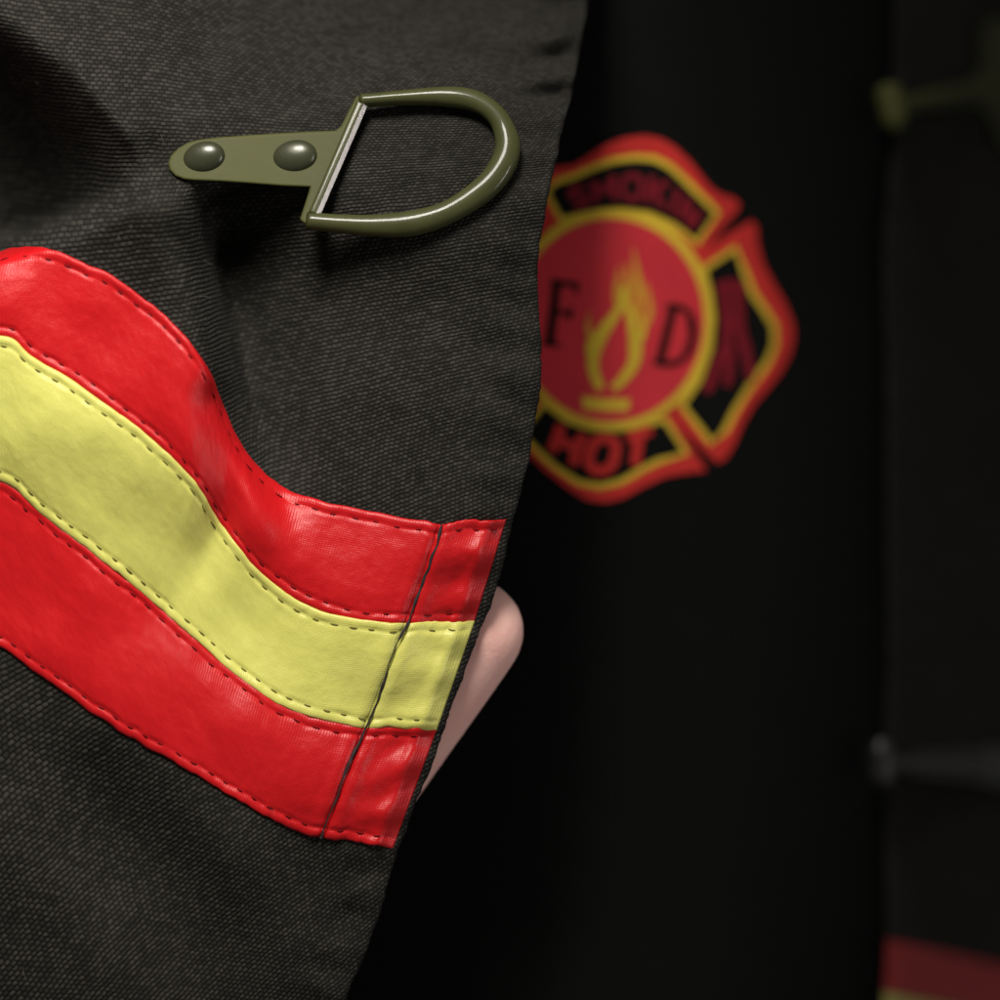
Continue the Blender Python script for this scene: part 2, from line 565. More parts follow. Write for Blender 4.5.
fb = link('loose_fibres', mesh_of('loose_fibres', fv, ff), M_FUZZ, panel)
fb['kind'] = 'stuff'

# ------------------------------------------------------------------ stripes
T0 = [(-290, 330), (-180, 285), (-80, 262), (0, 251), (20, 247), (40, 248), (62, 254), (90, 266), (113, 277), (145, 299), (170, 320), (195, 350), (211, 374),
      (222, 402), (240, 443), (261, 470), (282, 486), (305, 497), (345, 507), (385, 515), (418, 521), (441, 524)]
T1 = [(-290, 330), (-180, 305), (-80, 308), (0, 337), (30, 356), (75, 383), (120, 416), (156, 444), (186, 473), (204, 497), (222, 527), (250, 563), (276, 587),
      (310, 607), (350, 619), (406, 625)]
T2 = [(-290, 420), (-180, 405), (-80, 430), (0, 480), (30, 503), (60, 527), (95, 554), (130, 582), (165, 612), (198, 641), (224, 664), (250, 683),
      (276, 701), (308, 715), (340, 723), (366, 727)]
T3 = [(-290, 540), (-180, 550), (-80, 595), (0, 647), (34, 672), (68, 696), (126, 735), (189, 770), (252, 808), (290, 828), (322, 838)]
T0[0:3] = [(-290, 440), (-180, 355), (-80, 280)]
T1[0:3] = [(-290, 520), (-180, 420), (-80, 350)]
T2[0:3] = [(-290, 620), (-180, 525), (-80, 468)]
T3[0:3] = [(-290, 720), (-180, 640), (-80, 610)]
E0, E1, E2, E3 = (506, 520), (474, 623), (437, 729), (393, 848)
SEAM = curve([(443, 523), (434, 553), (421, 590), (408, 621), (397, 645), (381, 690), (366, 728), (347, 770), (321, 838)], 200)


def side_curve(T, E, nl=360, nr=56):
    a = curve(T, nl)
    b = curve([T[-1], ((T[-1][0] * 2 + E[0]) / 3, (T[-1][1] * 2 + E[1]) / 3 - 1.5), E], nr + 1)[1:]
    return np.vstack([a, b])


C0, C1, C2, C3 = [side_curve(t, e) for t, e in ((T0, E0), (T1, E1), (T2, E2), (T3, E3))]
NL = 360


def stripe(name, A, Bc, mat, thr, lift, seed, over):
    """satin ribbon with turned-in edges, a row of stitches near each edge"""
    n = len(A)
    d = Bc - A
    wid = np.linalg.norm(d, axis=1)
    dirn = d / wid[:, None]
    wav = lambda s: 1.1 * vnoise(np.arange(n) / 9.0, np.arange(n) * 0, s) + 0.6 * vnoise(np.arange(n) / 3.3, np.arange(n) * 0, s + 1)
    A2 = A - dirn * (over + wav(seed))[:, None]
    B2 = Bc + dirn * (over + wav(seed + 5))[:, None]
    m = 72
    w = 0.5 - 0.5 * np.cos(np.linspace(0, math.pi, m))
    w = 0.55 * w + 0.45 * np.linspace(0, 1, m)
    G = A2[:, None] + (B2 - A2)[:, None] * w[None, :, None]
    px, py = G[..., 0], G[..., 1]
    wpx = np.linalg.norm(B2 - A2, axis=1)[:, None]
    e = np.minimum(w, 1 - w)[None] * wpx                      # px from nearest edge
    L = np.concatenate([[0], np.cumsum(np.linalg.norm(np.diff((A + Bc) / 2, axis=0), axis=1))])
    Lg = L[:, None] + 0 * px
    eend = (L[-1] - Lg)
    h = lift + 0.38 * np.sqrt(np.clip(1 - (1 - np.clip(e / 5.0, 0, 1)) ** 2, 0, 1))
    st_d = 10.0
    puck = vnoise(Lg / 11.0, e / 40.0, seed + 2)
    h += -0.22 * np.exp(-((e - st_d) / 2.6) ** 2) * (0.75 + 0.5 * vnoise(Lg / 9.0, Lg * 0, seed + 7))
    h += 0.07 * puck * np.exp(-np.clip(e - st_d, 0, None) / 16.0)
    h += 0.20 * sst((e - 10) / 25) + 0.06 * vnoise(Lg / 26.0 + e / 60, e / 33.0, seed + 3) * sst(e / 20)
    h += 0.03 * vnoise(Lg / 7.0, e / 22.0, seed + 4)
    # dent at the hem seam, roll at the turned end
    Ls = L[NL - 1]
    h += -0.42 * np.exp(-((Lg - Ls) / 2.6) ** 2) + 0.28 * np.exp(-((np.abs(Lg - Ls) - 10) / 7.0) ** 2)
    h += 0.10 * vnoise(w[None] * wpx / 12.0 + 0 * Lg, Lg * 0, seed + 9) * np.exp(-(np.abs(Lg - Ls) / 22.0))
    h += 0.55 * np.exp(-((eend - 17 - 2 * vnoise(w[None] * wpx / 15 + 0 * Lg, Lg * 0, seed + 11)) / 8.0) ** 2)
    h *= np.sin(0.5 * math.pi * np.clip(eend / 15.0, 0, 1)) * 0.92 + 0.08
    ysurf = relief(px, py) - 0.001 * h
    # skirt: the turned edge goes down to the cloth
    sk = lambda c: relief(px[:, c:c + 1], py[:, c:c + 1]) + 0.0001
    PXs = np.hstack([px[:, :1], px, px[:, -1:]])
    PYs = np.hstack([py[:, :1], py, py[:, -1:]])
    YS = np.hstack([sk(0), ysurf, sk(m - 1)])
    last = relief(PXs[-1:], PYs[-1:]) + 0.0001
    PXs, PYs, YS = np.vstack([PXs, PXs[-1:]]), np.vstack([PYs, PYs[-1:]]), np.vstack([YS, last])
    ww = np.hstack([0, w, 1])[None] * np.vstack([wpx, wpx[-1:]])
    LL = np.vstack([Lg[:, :1], Lg[-1:, :1]]) + 0 * ww
    uv = np.stack([LL, ww + seed * 37], -1)
    o = link(name, grid_mesh(name, at(PXs, PYs, YS), uv), mat, coat)
    # stitches
    parts = []
    Li = np.linspace(0, 1, n)
    for edge in (0, 1):
        s = 6.0
        while s < L[-1] - 10:
            ln = random.uniform(6.5, 9.5)
            k0, k1 = np.interp([s, s + ln], L, np.arange(n))
            q = []
            for kk in np.linspace(k0, k1, 5):
                i0 = int(min(kk, n - 2))
                f = kk - i0
                a = A2[i0] * (1 - f) + A2[i0 + 1] * f
                b = B2[i0] * (1 - f) + B2[i0 + 1] * f
                dd = (b - a) / np.linalg.norm(b - a)
                p = a + dd * st_d if edge == 0 else b - dd * st_d
                jj = int(np.argmin(np.abs((np.linalg.norm(b - a) * w) - (st_d if edge == 0 else np.linalg.norm(b - a) - st_d))))
                yv = ysurf[min(i0, n - 1), jj]
                q.append((p[0], p[1], yv))
            q = np.array(q)
            bow = np.array([0.00010, -0.00006, -0.00010, -0.00006, 0.00010])
            if abs(s - Ls) > 9:
                parts.append(tube('s', at(q[:, 0], q[:, 1], q[:, 2] + bow), np.array([.5, 1, 1.05, 1, .5]) * 0.00012, 6, up=(0.1, 1, 0.1)))
            s += random.uniform(17, 22)
    v, f = join(parts)
    link('stitching', mesh_of('stitching', v, f), thr, o)
    return o


stripe('red_stripe', C0, C1, M_RED, M_THR_RED, 0.30, 1, 0.5)
stripe('red_stripe', C2, C3, M_RED, M_THR_RED, 0.30, 31, 0.5)
stripe('yellow_stripe', C1, C2, M_YEL, M_THR_YEL, 0.50, 61, 1.5)

# the dark seam that crosses the stripes beside the edge
sp = curve(SEAM, 260)
nn = np.arange(260)
sx = sp[:, 0] + 1.2 * vnoise(nn / 9.0, nn * 0, 5)
sy = sp[:, 1]
seam_y = relief(sx, sy) - 0.00087 - 0.00012 * vnoise(nn / 6.0, nn * 0, 8) - 0.0002 * ((sy > 622) & (sy < 728))
v, f = tube('seam', at(sx, sy, seam_y), 0.00017 * (1 + 0.6 * vnoise(nn / 7.0, nn * 0, 6)), 8, up=(0.1, 1, 0.1))
link('hem_seam', mesh_of('hem_seam', v, f), M_THR_BLK, coat)

# ------------------------------------------------------------------ ring fastener riveted to the flap
A_ = np.array([[p, q, 1] for p in range(180, 520, 12) for q in range(100, 232, 12)], float)
zz = relief(A_[:, 0], A_[:, 1])
cf = np.linalg.lstsq(A_, zz, rcond=None)[0]
cf = np.array([_c[0], _c[1], 0.0]) * 0.001
plane0 = lambda px, py: cf[0] * np.asarray(px, float) + cf[1] * np.asarray(py, float)
foot = A_[(A_[:, 0] > 196) & (A_[:, 0] < 320) & (A_[:, 1] > 130) & (A_[:, 1] < 190)]
off = np.min(relief(foot[:, 0], foot[:, 1]) - plane0(foot[:, 0], foot[:, 1]))
ringpts = A_[(A_[:, 0] > 330)]
off = min(off + 0.0006, np.min(relief(ringpts[:, 0], ringpts[:, 1]) - plane0(ringpts[:, 0], ringpts[:, 1]))) - 0.0004


def fplane(px, py):
    return plane0(px, py) + off


def slab(outline, y_of, thick, bev, name):
    bm = bmesh.new()
    o = np.array(outline, float)
    pts = at(o[:, 0], o[:, 1], y_of(o[:, 0], o[:, 1]) - thick)
    back = at(o[:, 0], o[:, 1], y_of(o[:, 0], o[:, 1]))
    vf = [bm.verts.new(p) for p in pts]
    vb = [bm.verts.new(p) for p in back]
    fr = bm.faces.new(vf)
    bm.faces.new(vb[::-1])
    for i in range(len(vf)):
        j = (i + 1) % len(vf)
        bm.faces.new((vf[i], vb[i], vb[j], vf[j]))
    bmesh.ops.recalc_face_normals(bm, faces=bm.faces)
    ed = [e for e in bm.edges if e.verts[0] in vf and e.verts[1] in vf]
    bmesh.ops.bevel(bm, geom=ed, offset=bev, segments=4, profile=0.6, affect='EDGES', clamp_overlap=True)
    me = bpy.data.meshes.new(name)
    bmesh.ops.triangulate(bm, faces=[f for f in bm.faces if len(f.verts) > 4])
    bm.to_mesh(me)
    bm.free()
    me.polygons.foreach_set('use_smooth', [True] * len(me.polygons))
    return me


def recalc(me):
    bm = bmesh.new()
    bm.from_mesh(me)
    bmesh.ops.recalc_face_normals(bm, faces=bm.faces)
    bm.to_mesh(me)
    bm.free()
    return me


def weighted(o):
    md = o.modifiers.new('normals', 'WEIGHTED_NORMAL')
    md.weight = 100
    md.keep_sharp = False
    return o


pl_left = [(194, 180.5), (184, 179.5), (175, 176), (169.5, 170), (168, 163), (171, 155.5), (178, 148.5), (188, 142.5), (200, 139.5)]
plate_out = pl_left + [(222, 137), (260, 134.5), (300, 132), (336, 130.5), (341, 126), (356, 97), (361, 94), (367, 97), (367, 104),
                       (322, 212), (316, 222), (304, 224), (300, 219), (309, 191), (309, 187.5), (280, 186), (250, 183.5), (220, 181.5)]
plate_out = plate_out[::-1]
fast = weighted(link('ring_fastener', slab(plate_out, fplane, 0.0013, 0.00042, 'ring_fastener'), M_OLIVE, coat))

# ring: outer and inner outline measured, swept as one tube
outer = curve([(357, 95), (402, 91), (450, 89), (480, 94), (503, 110), (516, 131), (520, 151), (511, 175), (490, 198), (452, 222), (415, 235), (377, 236), (340, 233), (302, 228)], 90)
inner = curve([(362, 107), (402, 105), (440, 104.5), (470, 108), (488, 120), (495, 138), (493, 157), (477, 180), (445, 202), (415, 211), (377, 215), (345, 215), (312, 214)], 90)
mid = (outer + inner) / 2
rad = np.linalg.norm(outer - inner, axis=1) / 2 * 1.04
my = fplane(mid[:, 0], mid[:, 1]) - 0.0008 + 0.0002 * np.sin(np.linspace(0, math.pi, 90))
v, f = tube('ring', at(mid[:, 0], mid[:, 1], my), rad * S, 24, squash=np.clip(0.0014 / (rad * S), 0.85, 1.3))
bt = np.linspace(0, 1, 24)
pa, pb = np.array((365.0, 100.0)), np.array((314.5, 217.0))
ax_ = (pb - pa) / np.linalg.norm(pb - pa)
nx_ = np.array((-ax_[1], ax_[0])) * -1.0          # towards the opening (right, down)
prof = [(-7.5, 0.2), (-7.5, 1.5), (-6.7, 2.05), (-5.5, 2.25), (-0.6, 2.25), (0.1, 2.1), (4.4, 1.45), (5.0, 1.3), (5.0, 0.2)]
V2, F2 = [], []
for t_ in bt:
    c_ = pa + (pb - pa) * t_
    for (o_, h_) in prof:
        q = c_ + nx_ * o_
        V2.append(at(q[0], q[1], float(fplane(q[0], q[1])) - 0.001 * h_ * 0.82).tolist())
np_ = len(prof)
for i in range(len(bt) - 1):
    for k in range(np_ - 1):
        F2.append((i * np_ + k, i * np_ + k + 1, (i + 1) * np_ + k + 1, (i + 1) * np_ + k))
F2.append(tuple(range(np_)))
F2.append(tuple(range((len(bt) - 1) * np_, len(bt) * np_))[::-1])
v2, f2 = V2, F2
v, f = join([(v, f), (v2, f2)])
n_ring = len(f) - len(f2)
ring = weighted(link('ring', recalc(mesh_of('ring', v, f)), M_GLOSS, fast))
ring.data.materials.append(M_GLINT)  # painted highlight on the bar's chamfer faces
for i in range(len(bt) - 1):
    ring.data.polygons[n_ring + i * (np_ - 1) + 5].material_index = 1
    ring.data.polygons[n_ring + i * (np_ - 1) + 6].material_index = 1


def dome(name, cx, cy, rx, ry, h, y_of, mat, parent, rot=0.0, lean=(0, 0)):
    V, Fc = [], []
    nr, ns = 12, 40
    prof = [(1.0, -0.15), (1.0, 0.0), (0.985, 0.12), (0.95, 0.25), (0.88, 0.42), (0.78, 0.58), (0.65, 0.73), (0.5, 0.85), (0.34, 0.93), (0.17, 0.985)]
    for (r, z) in prof:
        for j in range(ns):
            a = 2 * math.pi * j / ns
            x, y = rx * r * math.cos(a), ry * r * math.sin(a)
            x, y = x * math.cos(rot) - y * math.sin(rot), x * math.sin(rot) + y * math.cos(rot)
            px, py = cx + x + lean[0] * z, cy + y + lean[1] * z
            V.append(at(px, py, float(y_of(cx, cy)) - h * z).tolist())
    V.append(at(cx + lean[0], cy + lean[1], float(y_of(cx, cy)) - h).tolist())
    for i in range(len(prof) - 1):
        for j in range(ns):
            k = (j + 1) % ns
            Fc.append((i * ns + j, (i + 1) * ns + j, (i + 1) * ns + k, i * ns + k))
    b = (len(prof) - 1) * ns
    for j in range(ns):
        Fc.append((b + j, len(V) - 1, b + (j + 1) % ns))
    me = mesh_of(name, V, Fc)
    bm = bmesh.new()
    bm.from_mesh(me)
    bmesh.ops.recalc_face_normals(bm, faces=bm.faces)
    bm.to_mesh(me)
    bm.free()
    return link(name, me, mat, parent)


ptop = lambda px, py: fplane(px, py) - 0.00128
dome('rivet', 204, 157.5, 21, 16, 0.0013, ptop, M_RIVET, fast, -0.25, (3, -2))
dome('rivet', 295, 156.5, 22, 16.5, 0.0013, ptop, M_RIVET, fast, -0.2, (4, -1))

# ------------------------------------------------------------------ t-shirt with printed badge
shirt_root = bpy.data.objects.new('t_shirt', None)
COL.objects.link(shirt_root)
shirt_root.location = (0.03, 0.07, -0.1)
shirt_root['label'] = 'plain black T-shirt with a red and yellow badge printed on the chest'
shirt_root['category'] = 'T-shirt'
bpy.context.view_layer.update()


def shirt_y(px, py):
    px, py = np.asarray(px, float), np.asarray(py, float)
    t = np.log1p(np.exp((px - 680) / 60.0)) * 60.0
    y = 0.056 + 0.00026 * t
    y = y + 0.00040 * np.clip(px - 888, 0, 2000)
    y = y + 0.0016 * vnoise(px / 210.0 + 2, py / 300.0, 41) + 0.0010 * np.sin((px * 0.9 + py * 0.25) / 75.0) * sst((px - 640) / 200)
    return y


sxs, sys_ = np.meshgrid(np.arange(-700, 1501, 10.0), np.arange(-600, 1601, 10.0))
link('body_cloth', grid_mesh('body_cloth', at(sxs, sys_, shirt_y(sxs, sys_)), np.stack([sxs, sys_], -1)), M_SHIRT, shirt_root)


def decal(polys, level, step=6.0):
    """flat print lying on the shirt: filled outlines, level counts the ink layers"""
    V, Fc = [], []
    for poly in polys:
        p = np.array(poly, float)
        # densify
        pts = []
        for i in range(len(p)):
            a, b = p[i], p[(i + 1) % len(p)]
            n = max(1, int(np.linalg.norm(b - a) / step))
            for k in range(n):
                pts.append(a + (b - a) * k / n)
        pts = np.array(pts)
        nb = len(pts)
        inn = []
        mn, mx = pts.min(0), pts.max(0)
        for x in np.arange(mn[0] + step / 2, mx[0], step * 1.5):
            for y in np.arange(mn[1] + step / 2, mx[1], step * 1.5):
                c = False
                j = nb - 1
                for i in range(nb):
                    if (pts[i, 1] > y) != (pts[j, 1] > y) and x < (pts[j, 0] - pts[i, 0]) * (y - pts[i, 1]) / (pts[j, 1] - pts[i, 1]) + pts[i, 0]:
                        c = not c
                    j = i
                if c and np.min(np.hypot(pts[:, 0] - x, pts[:, 1] - y)) > step * 0.6:
                    inn.append((x, y))
        allp = [Vector(q) for q in pts] + [Vector(q) for q in inn]
        vo, eo, fo, *_ = geometry.delaunay_2d_cdt(allp, [], [list(range(nb))], 1, 1e-5)
        o = len(V)
        q = np.array([tuple(x) for x in vo])
        yy = shirt_y(q[:, 0], q[:, 1]) - 0.0003 - 0.00012 * level
        V += at(q[:, 0], q[:, 1], yy).tolist()
        for fa in fo:
            fa = list(fa)
            a, b, c = q[fa[0]], q[fa[1]], q[fa[2]]
            if (b[0] - a[0]) * (c[1] - a[1]) - (b[1] - a[1]) * (c[0] - a[0]) > 0:
                fa = fa[::-1]
            Fc.append(tuple(i + o for i in fa))
    return V, Fc


def put_decal(name, polys, level, mat, parent, step=6.0):
    v, f = decal(polys, level, step)
    return link(name, mesh_of(name, v, f), mat, parent)


def smooth(pts, closed_corner=None, n=80):
    return curve(pts, n)


def stroke(pts, w, n=14):
    p = curve(pts, n) if len(pts) > 2 else np.array(pts, float)
    t = np.gradient(p, axis=0)
    t /= np.linalg.norm(t, axis=1)[:, None]
    nrm = np.stack([-t[:, 1], t[:, 0]], -1) * w / 2
    return np.vstack([p + nrm, (p - nrm)[::-1]])


def grow(poly, d):
    """push an outline outwards by d px"""
    p = np.array(poly, float)
    t = np.roll(p, -1, 0) - np.roll(p, 1, 0)
    t /= np.linalg.norm(t, axis=1)[:, None] + 1e-9
    ar = 0.5 * np.sum(p[:, 0] * np.roll(p[:, 1], -1) - np.roll(p[:, 0], -1) * p[:, 1])
    n = np.stack([t[:, 1], -t[:, 0]], -1) * (1 if ar > 0 else -1)
    return p + n * d


# outline of the cross-shaped badge (the arm behind the flap mirrors the right one)
top_o = [(500, 222), (498, 202), (516, 172), (530, 166), (552, 164), (573, 162), (590, 151), (606, 141), (625, 134), (645, 132), (661, 135), (676, 143), (692, 158), (712, 184),
         (722, 191), (735, 195), (743, 203), (740, 213)]
right_o = [(708, 246), (744, 221), (752, 217), (760, 225), (761, 242), (766, 262), (776, 281), (788, 302), (796, 322), (797, 338), (793, 356), (784, 373), (770, 391), (757, 406),
           (746, 425), (737, 446), (728, 461), (718, 466), (711, 462)]
bot_o = [(680, 426), (709, 468), (706, 474), (690, 476), (666, 480), (645, 490), (625, 501), (605, 506), (585, 503), (565, 491), (545, 475), (525, 456), (508, 450), (496, 440), (500, 425)]
left_o = [(512, 400), (474, 436), (462, 430), (456, 404), (438, 376), (424, 352), (418, 322), (424, 294), (444, 268), (460, 246), (466, 218), (474, 208), (486, 214), (512, 246)]
badge = put_decal('badge', [grow(top_o + right_o + bot_o + left_o, -3.5)], 0, M_PRINT_RED, shirt_root)

circ = lambda cx, cy, rx, ry, n=72: [(cx + rx * math.cos(2 * math.pi * i / n), cy + ry * math.sin(2 * math.pi * i / n)) for i in range(n)]


arm_top = [(563, 215), (551, 192), (558, 186), (575, 181), (595, 172), (614, 165), (635, 162), (653, 163), (667, 170), (680, 182), (713, 214), (696, 238), (676, 222), (650, 210), (620, 206), (590, 209)]
arm_right = [(708, 271), (735, 253), (741, 275), (749, 296), (761, 313), (770, 328), (770, 345), (763, 361), (746, 384), (731, 408), (721, 428), (714, 439), (687, 405), (703, 382), (714, 350), (717, 318), (714, 292)]
arm_bot = [(663, 424), (682, 452), (656, 457), (640, 465), (620, 477), (600, 482), (580, 478), (560, 465), (545, 452), (527, 434), (545, 408), (565, 424), (590, 432), (615, 434), (642, 430)]
arm_left = [(510, 272), (486, 256), (480, 276), (462, 298), (448, 326), (454, 350), (476, 384), (492, 414), (506, 404), (520, 380), (508, 350), (504, 318)]
put_decal('yellow_border', [grow(a, 7.8) for a in (arm_top, arm_right, arm_bot, arm_left)], 1, M_PRINT_YEL, badge)
put_decal('black_field', [grow(a, 1.5) for a in (arm_top, arm_right, arm_bot, arm_left)], 2, M_PRINT_BLK, badge)
put_decal('yellow_circle', [circ(611, 319, 102.5, 110.5)], 3, M_PRINT_YEL, badge)
put_decal('red_disc', [circ(611, 320, 93.5, 101.5)], 4, M_PRINT_DISC, badge)

GLY = {'S': [[(.9, .18), (.6, .04), (.2, .12), (.15, .33), (.5, .5), (.85, .66), (.8, .9), (.4, .97), (.08, .83)]],
       'M': [[(.08, 1), (.08, 0)], [(.08, 0), (.5, .65)], [(.5, .65), (.92, 0)], [(.92, 0), (.92, 1)]],
       'O': [[(.5, .02), (.12, .2), (.08, .5), (.12, .8), (.5, .98), (.88, .8), (.92, .5), (.88, .2), (.5, .02)]],
       'K': [[(.12, 0), (.12, 1)], [(.9, 0), (.15, .55)], [(.4, .42), (.92, 1)]],
       'I': [[(.5, 0), (.5, 1)]],
       'N': [[(.1, 1), (.1, 0)], [(.1, 0), (.9, 1)], [(.9, 1), (.9, 0)]],
       'H': [[(.1, 0), (.1, 1)], [(.9, 0), (.9, 1)], [(.1, .5), (.9, .5)]],
       'T': [[(.0, .06), (1, .06)], [(.5, .0), (.5, 1)]]}


def letters(word, ups, downs, width, wts=None):
    """letters between an upper and a lower curve (both run left to right)"""
    U, L_ = curve(ups, 200), curve(downs, 200)
    wts = wts or [1.0] * len(word)
    tot = sum(wts)
    out, a = [], 0.0
    for ch, wt in zip(word, wts):
        a0, a1 = a / tot, (a + wt) / tot
        a += wt
        g = (a1 - a0) * 0.10
        for st in GLY[ch]:
            q = []
            for (x, y) in st:
                t = (a0 + g) + (a1 - a0 - 2 * g) * x
                up = np.array([np.interp(t, np.linspace(0, 1, 200), U[:, k]) for k in (0, 1)])
                lo = np.array([np.interp(t, np.linspace(0, 1, 200), L_[:, k]) for k in (0, 1)])
                q.append(up + (lo - up) * y)
            out.append(stroke(q, width, 20))
    return out


def put_strokes(name, polys, level, mat, parent):
    V, Fc = [], []
    for i, p in enumerate(polys):
        n = len(p) // 2
        yy = shirt_y(p[:, 0], p[:, 1]) - 0.0003 - 0.00012 * level - 0.000012 * i
        o = len(V)
        V += at(p[:, 0], p[:, 1], yy).tolist()
        for k in range(n - 1):
            Fc.append((o + k, o + k + 1, o + 2 * n - 2 - k, o + 2 * n - 1 - k))
    return link(name, mesh_of(name, V, Fc), mat, parent)


put_strokes('top_lettering', letters('SMOKIN', [(563, 192), (585, 184), (610, 176), (635, 174), (660, 178), (682, 192), (704, 214)],
            [(572, 210), (592, 204), (618, 200), (642, 202), (664, 209), (680, 219), (694, 231)], 6.5, [1, 1.25, 1.1, 1.1, .55, 1.1]), 3, M_PRINT_DRED, badge)
put_strokes('bottom_lettering', letters('HOT', [(556, 422), (575, 432), (600, 436), (625, 436), (655, 427)],
            [(546, 448), (570, 464), (597, 472), (625, 470), (650, 456)], 10.5, [1.1, 1.1, 1.0]), 3, M_PRINT_RED, badge)
put_strokes('side_lettering', [stroke(p, w) for p, w in (
    ([(716, 289), (730, 284), (746, 288)], 10), ([(724, 290), (727, 335), (722, 360)], 11), ([(738, 288), (740, 330), (746, 350)], 11),
    ([(722, 322), (742, 326)], 9), ([(722, 350), (712, 378), (706, 392)], 10), ([(730, 345), (729, 370), (727, 386)], 10), ([(744, 345), (749, 366), (751, 380)], 10))],
    3, M_PRINT_DRED, badge)


def F_letter():
    return [stroke([(557, 283), (550, 342)], 9, 2), stroke([(551, 282), (578, 285)], 6, 2), stroke([(577, 282), (576, 294)], 4, 2), stroke([(555, 312), (571, 314)], 5, 2),
            stroke([(571, 307), (570, 320)], 4, 2), stroke([(543, 343), (560, 345)], 5, 2)]


def D_letter():
    return [stroke([(673, 309), (660, 362)], 9, 2), stroke([(667, 306), (684, 309), (693, 322), (693, 340), (686, 356), (672, 364), (654, 362)], 6.5, 24), stroke([(690, 318), (692, 338), (687, 352)], 7, 12)]


put_strokes('letter', F_letter(), 5, M_PRINT_BLK, badge)
put_strokes('letter', D_letter(), 5, M_PRINT_BLK, badge)
def tongue(pts, w0, w1, w2):
    p = curve(pts, 26)
    t = np.gradient(p, axis=0)
    t /= np.linalg.norm(t, axis=1)[:, None]
    ww = np.interp(np.linspace(0, 1, 26), [0, 0.45, 1], [w0, w1, w2])[:, None] * 0.55
    nrm = np.stack([-t[:, 1], t[:, 0]], -1) * ww
    return np.vstack([p + nrm, (p - nrm)[::-1]])


put_strokes('flame', [tongue([(634, 322), (640, 300), (638, 278), (633, 248)], 7, 9, 1), tongue([(622, 312), (617, 294), (619, 266)], 8, 7, 1),
                      tongue([(641, 335), (650, 312), (647, 282)], 4, 6, 1), tongue([(600, 345), (589, 332), (589, 312)], 5, 6, 1),
                      tongue([(628, 300), (629, 282), (625, 262)], 9, 7, 1)], 5, M_PRINT_ORG, badge)
put_strokes('flame', [tongue([(601, 389), (594, 372), (594, 352), (604, 330), (618, 310), (625, 284)], 8, 13, 3),
                      tongue([(613, 389), (624, 378), (634, 362), (635, 342), (631, 318), (625, 292)], 7, 12, 5),
                      tongue([(600, 345), (609, 325), (622, 300)], 3, 9, 2), tongue([(634, 350), (643, 332), (640, 308)], 5, 6, 1),
                      tongue([(594, 365), (588, 350), (590, 336)], 5, 5, 1)], 6, M_PRINT_YEL, badge)
put_decal('flame_base', [[(582, 396), (604, 399), (630, 399), (628, 411), (604, 411), (583, 409)]], 5, M_PRINT_YEL, badge)

# ------------------------------------------------------------------ other front of the coat, out of focus to the right
def rp_y(px, py):
    px, py = np.asarray(px, float), np.asarray(py, float)
    return shirt_y(px, py) - 0.007 + 0.002 * vnoise(px / 90.0, py / 160.0, 51)


ry = np.arange(-600, 1601, 8.0)
re = 886 + 6 * vnoise(ry / 130.0, ry * 0, 52)
fr = np.linspace(0, 1, 110) ** 1.5
rx_ = (re[:, None] + 6) + (1500 - re[:, None]) * fr[None]
ryy = ry[:, None] + 0 * rx_
Fr = at(rx_, ryy, rp_y(rx_, ryy))
th = np.linspace(math.pi, 0, 8)[:-1]
RR = 0.0004
w_x = rx_[:, :1] - (RR / S) * np.sin(th)[None]
w_y = rp_y(rx_[:, :1], ryy[:, :1]) + RR * (1 - np.cos(th))[None]
Wr = at(w_x, ryy[:, :1] + 0 * w_x, w_y)
bx = rx_[:, ::10][:, ::-1]
by_ = ryy[:, ::10][:, ::-1]
Br = at(bx, by_, rp_y(bx, by_) + 2 * RR)
P = np.concatenate([Br, Wr, Fr], 1)
uv = np.concatenate([np.stack([bx, by_], -1), np.stack([w_x, ryy[:, :1] + 0 * w_x], -1), np.stack([rx_, ryy], -1)], 1)
rpanel = link('front_panel', grid_mesh('front_panel', P, uv), M_CANVAS, coat)
rpanel['label'] = 'dim far side of the coat front with two clasps'


def far_stripe(name, top, bot, mat, lift):
    a, b = curve(top, 60), curve(bot, 60)
    w = np.linspace(0, 1, 16)
    G = a[:, None] + (b - a)[:, None] * w[None, :, None]
    e = np.minimum(w, 1 - w)[None] * np.linalg.norm(b - a, axis=1)[:, None]
    h = lift + 0.0006 * np.sqrt(np.clip(1 - (1 - np.clip(e / 5, 0, 1)) ** 2, 0, 1))
    y = rp_y(G[..., 0], G[..., 1]) - h
    uvv = np.stack([G[..., 0], G[..., 1]], -1)
    return link(name, grid_mesh(name, at(G[..., 0], G[..., 1], y), uvv), mat, coat)


far_stripe('red_stripe', [(887, 940), (940, 951), (1000, 966), (1200, 1015), (1480, 1085)], [(884, 993), (940, 1006), (1000, 1020), (1200, 1068), (1480, 1140)], M_RED, 0.0005)
far_stripe('yellow_stripe', [(884, 992), (940, 1005), (1000, 1019), (1200, 1067), (1480, 1139)], [(881, 1048), (940, 1060), (1000, 1075), (1200, 1122), (1480, 1192)], M_YEL, 0.0008)
far_stripe('red_stripe', [(881, 1049), (940, 1061), (1000, 1076), (1200, 1123), (1480, 1193)], [(880, 1105), (940, 1117), (1000, 1131), (1200, 1178), (1480, 1250)], M_RED, 0.0005)


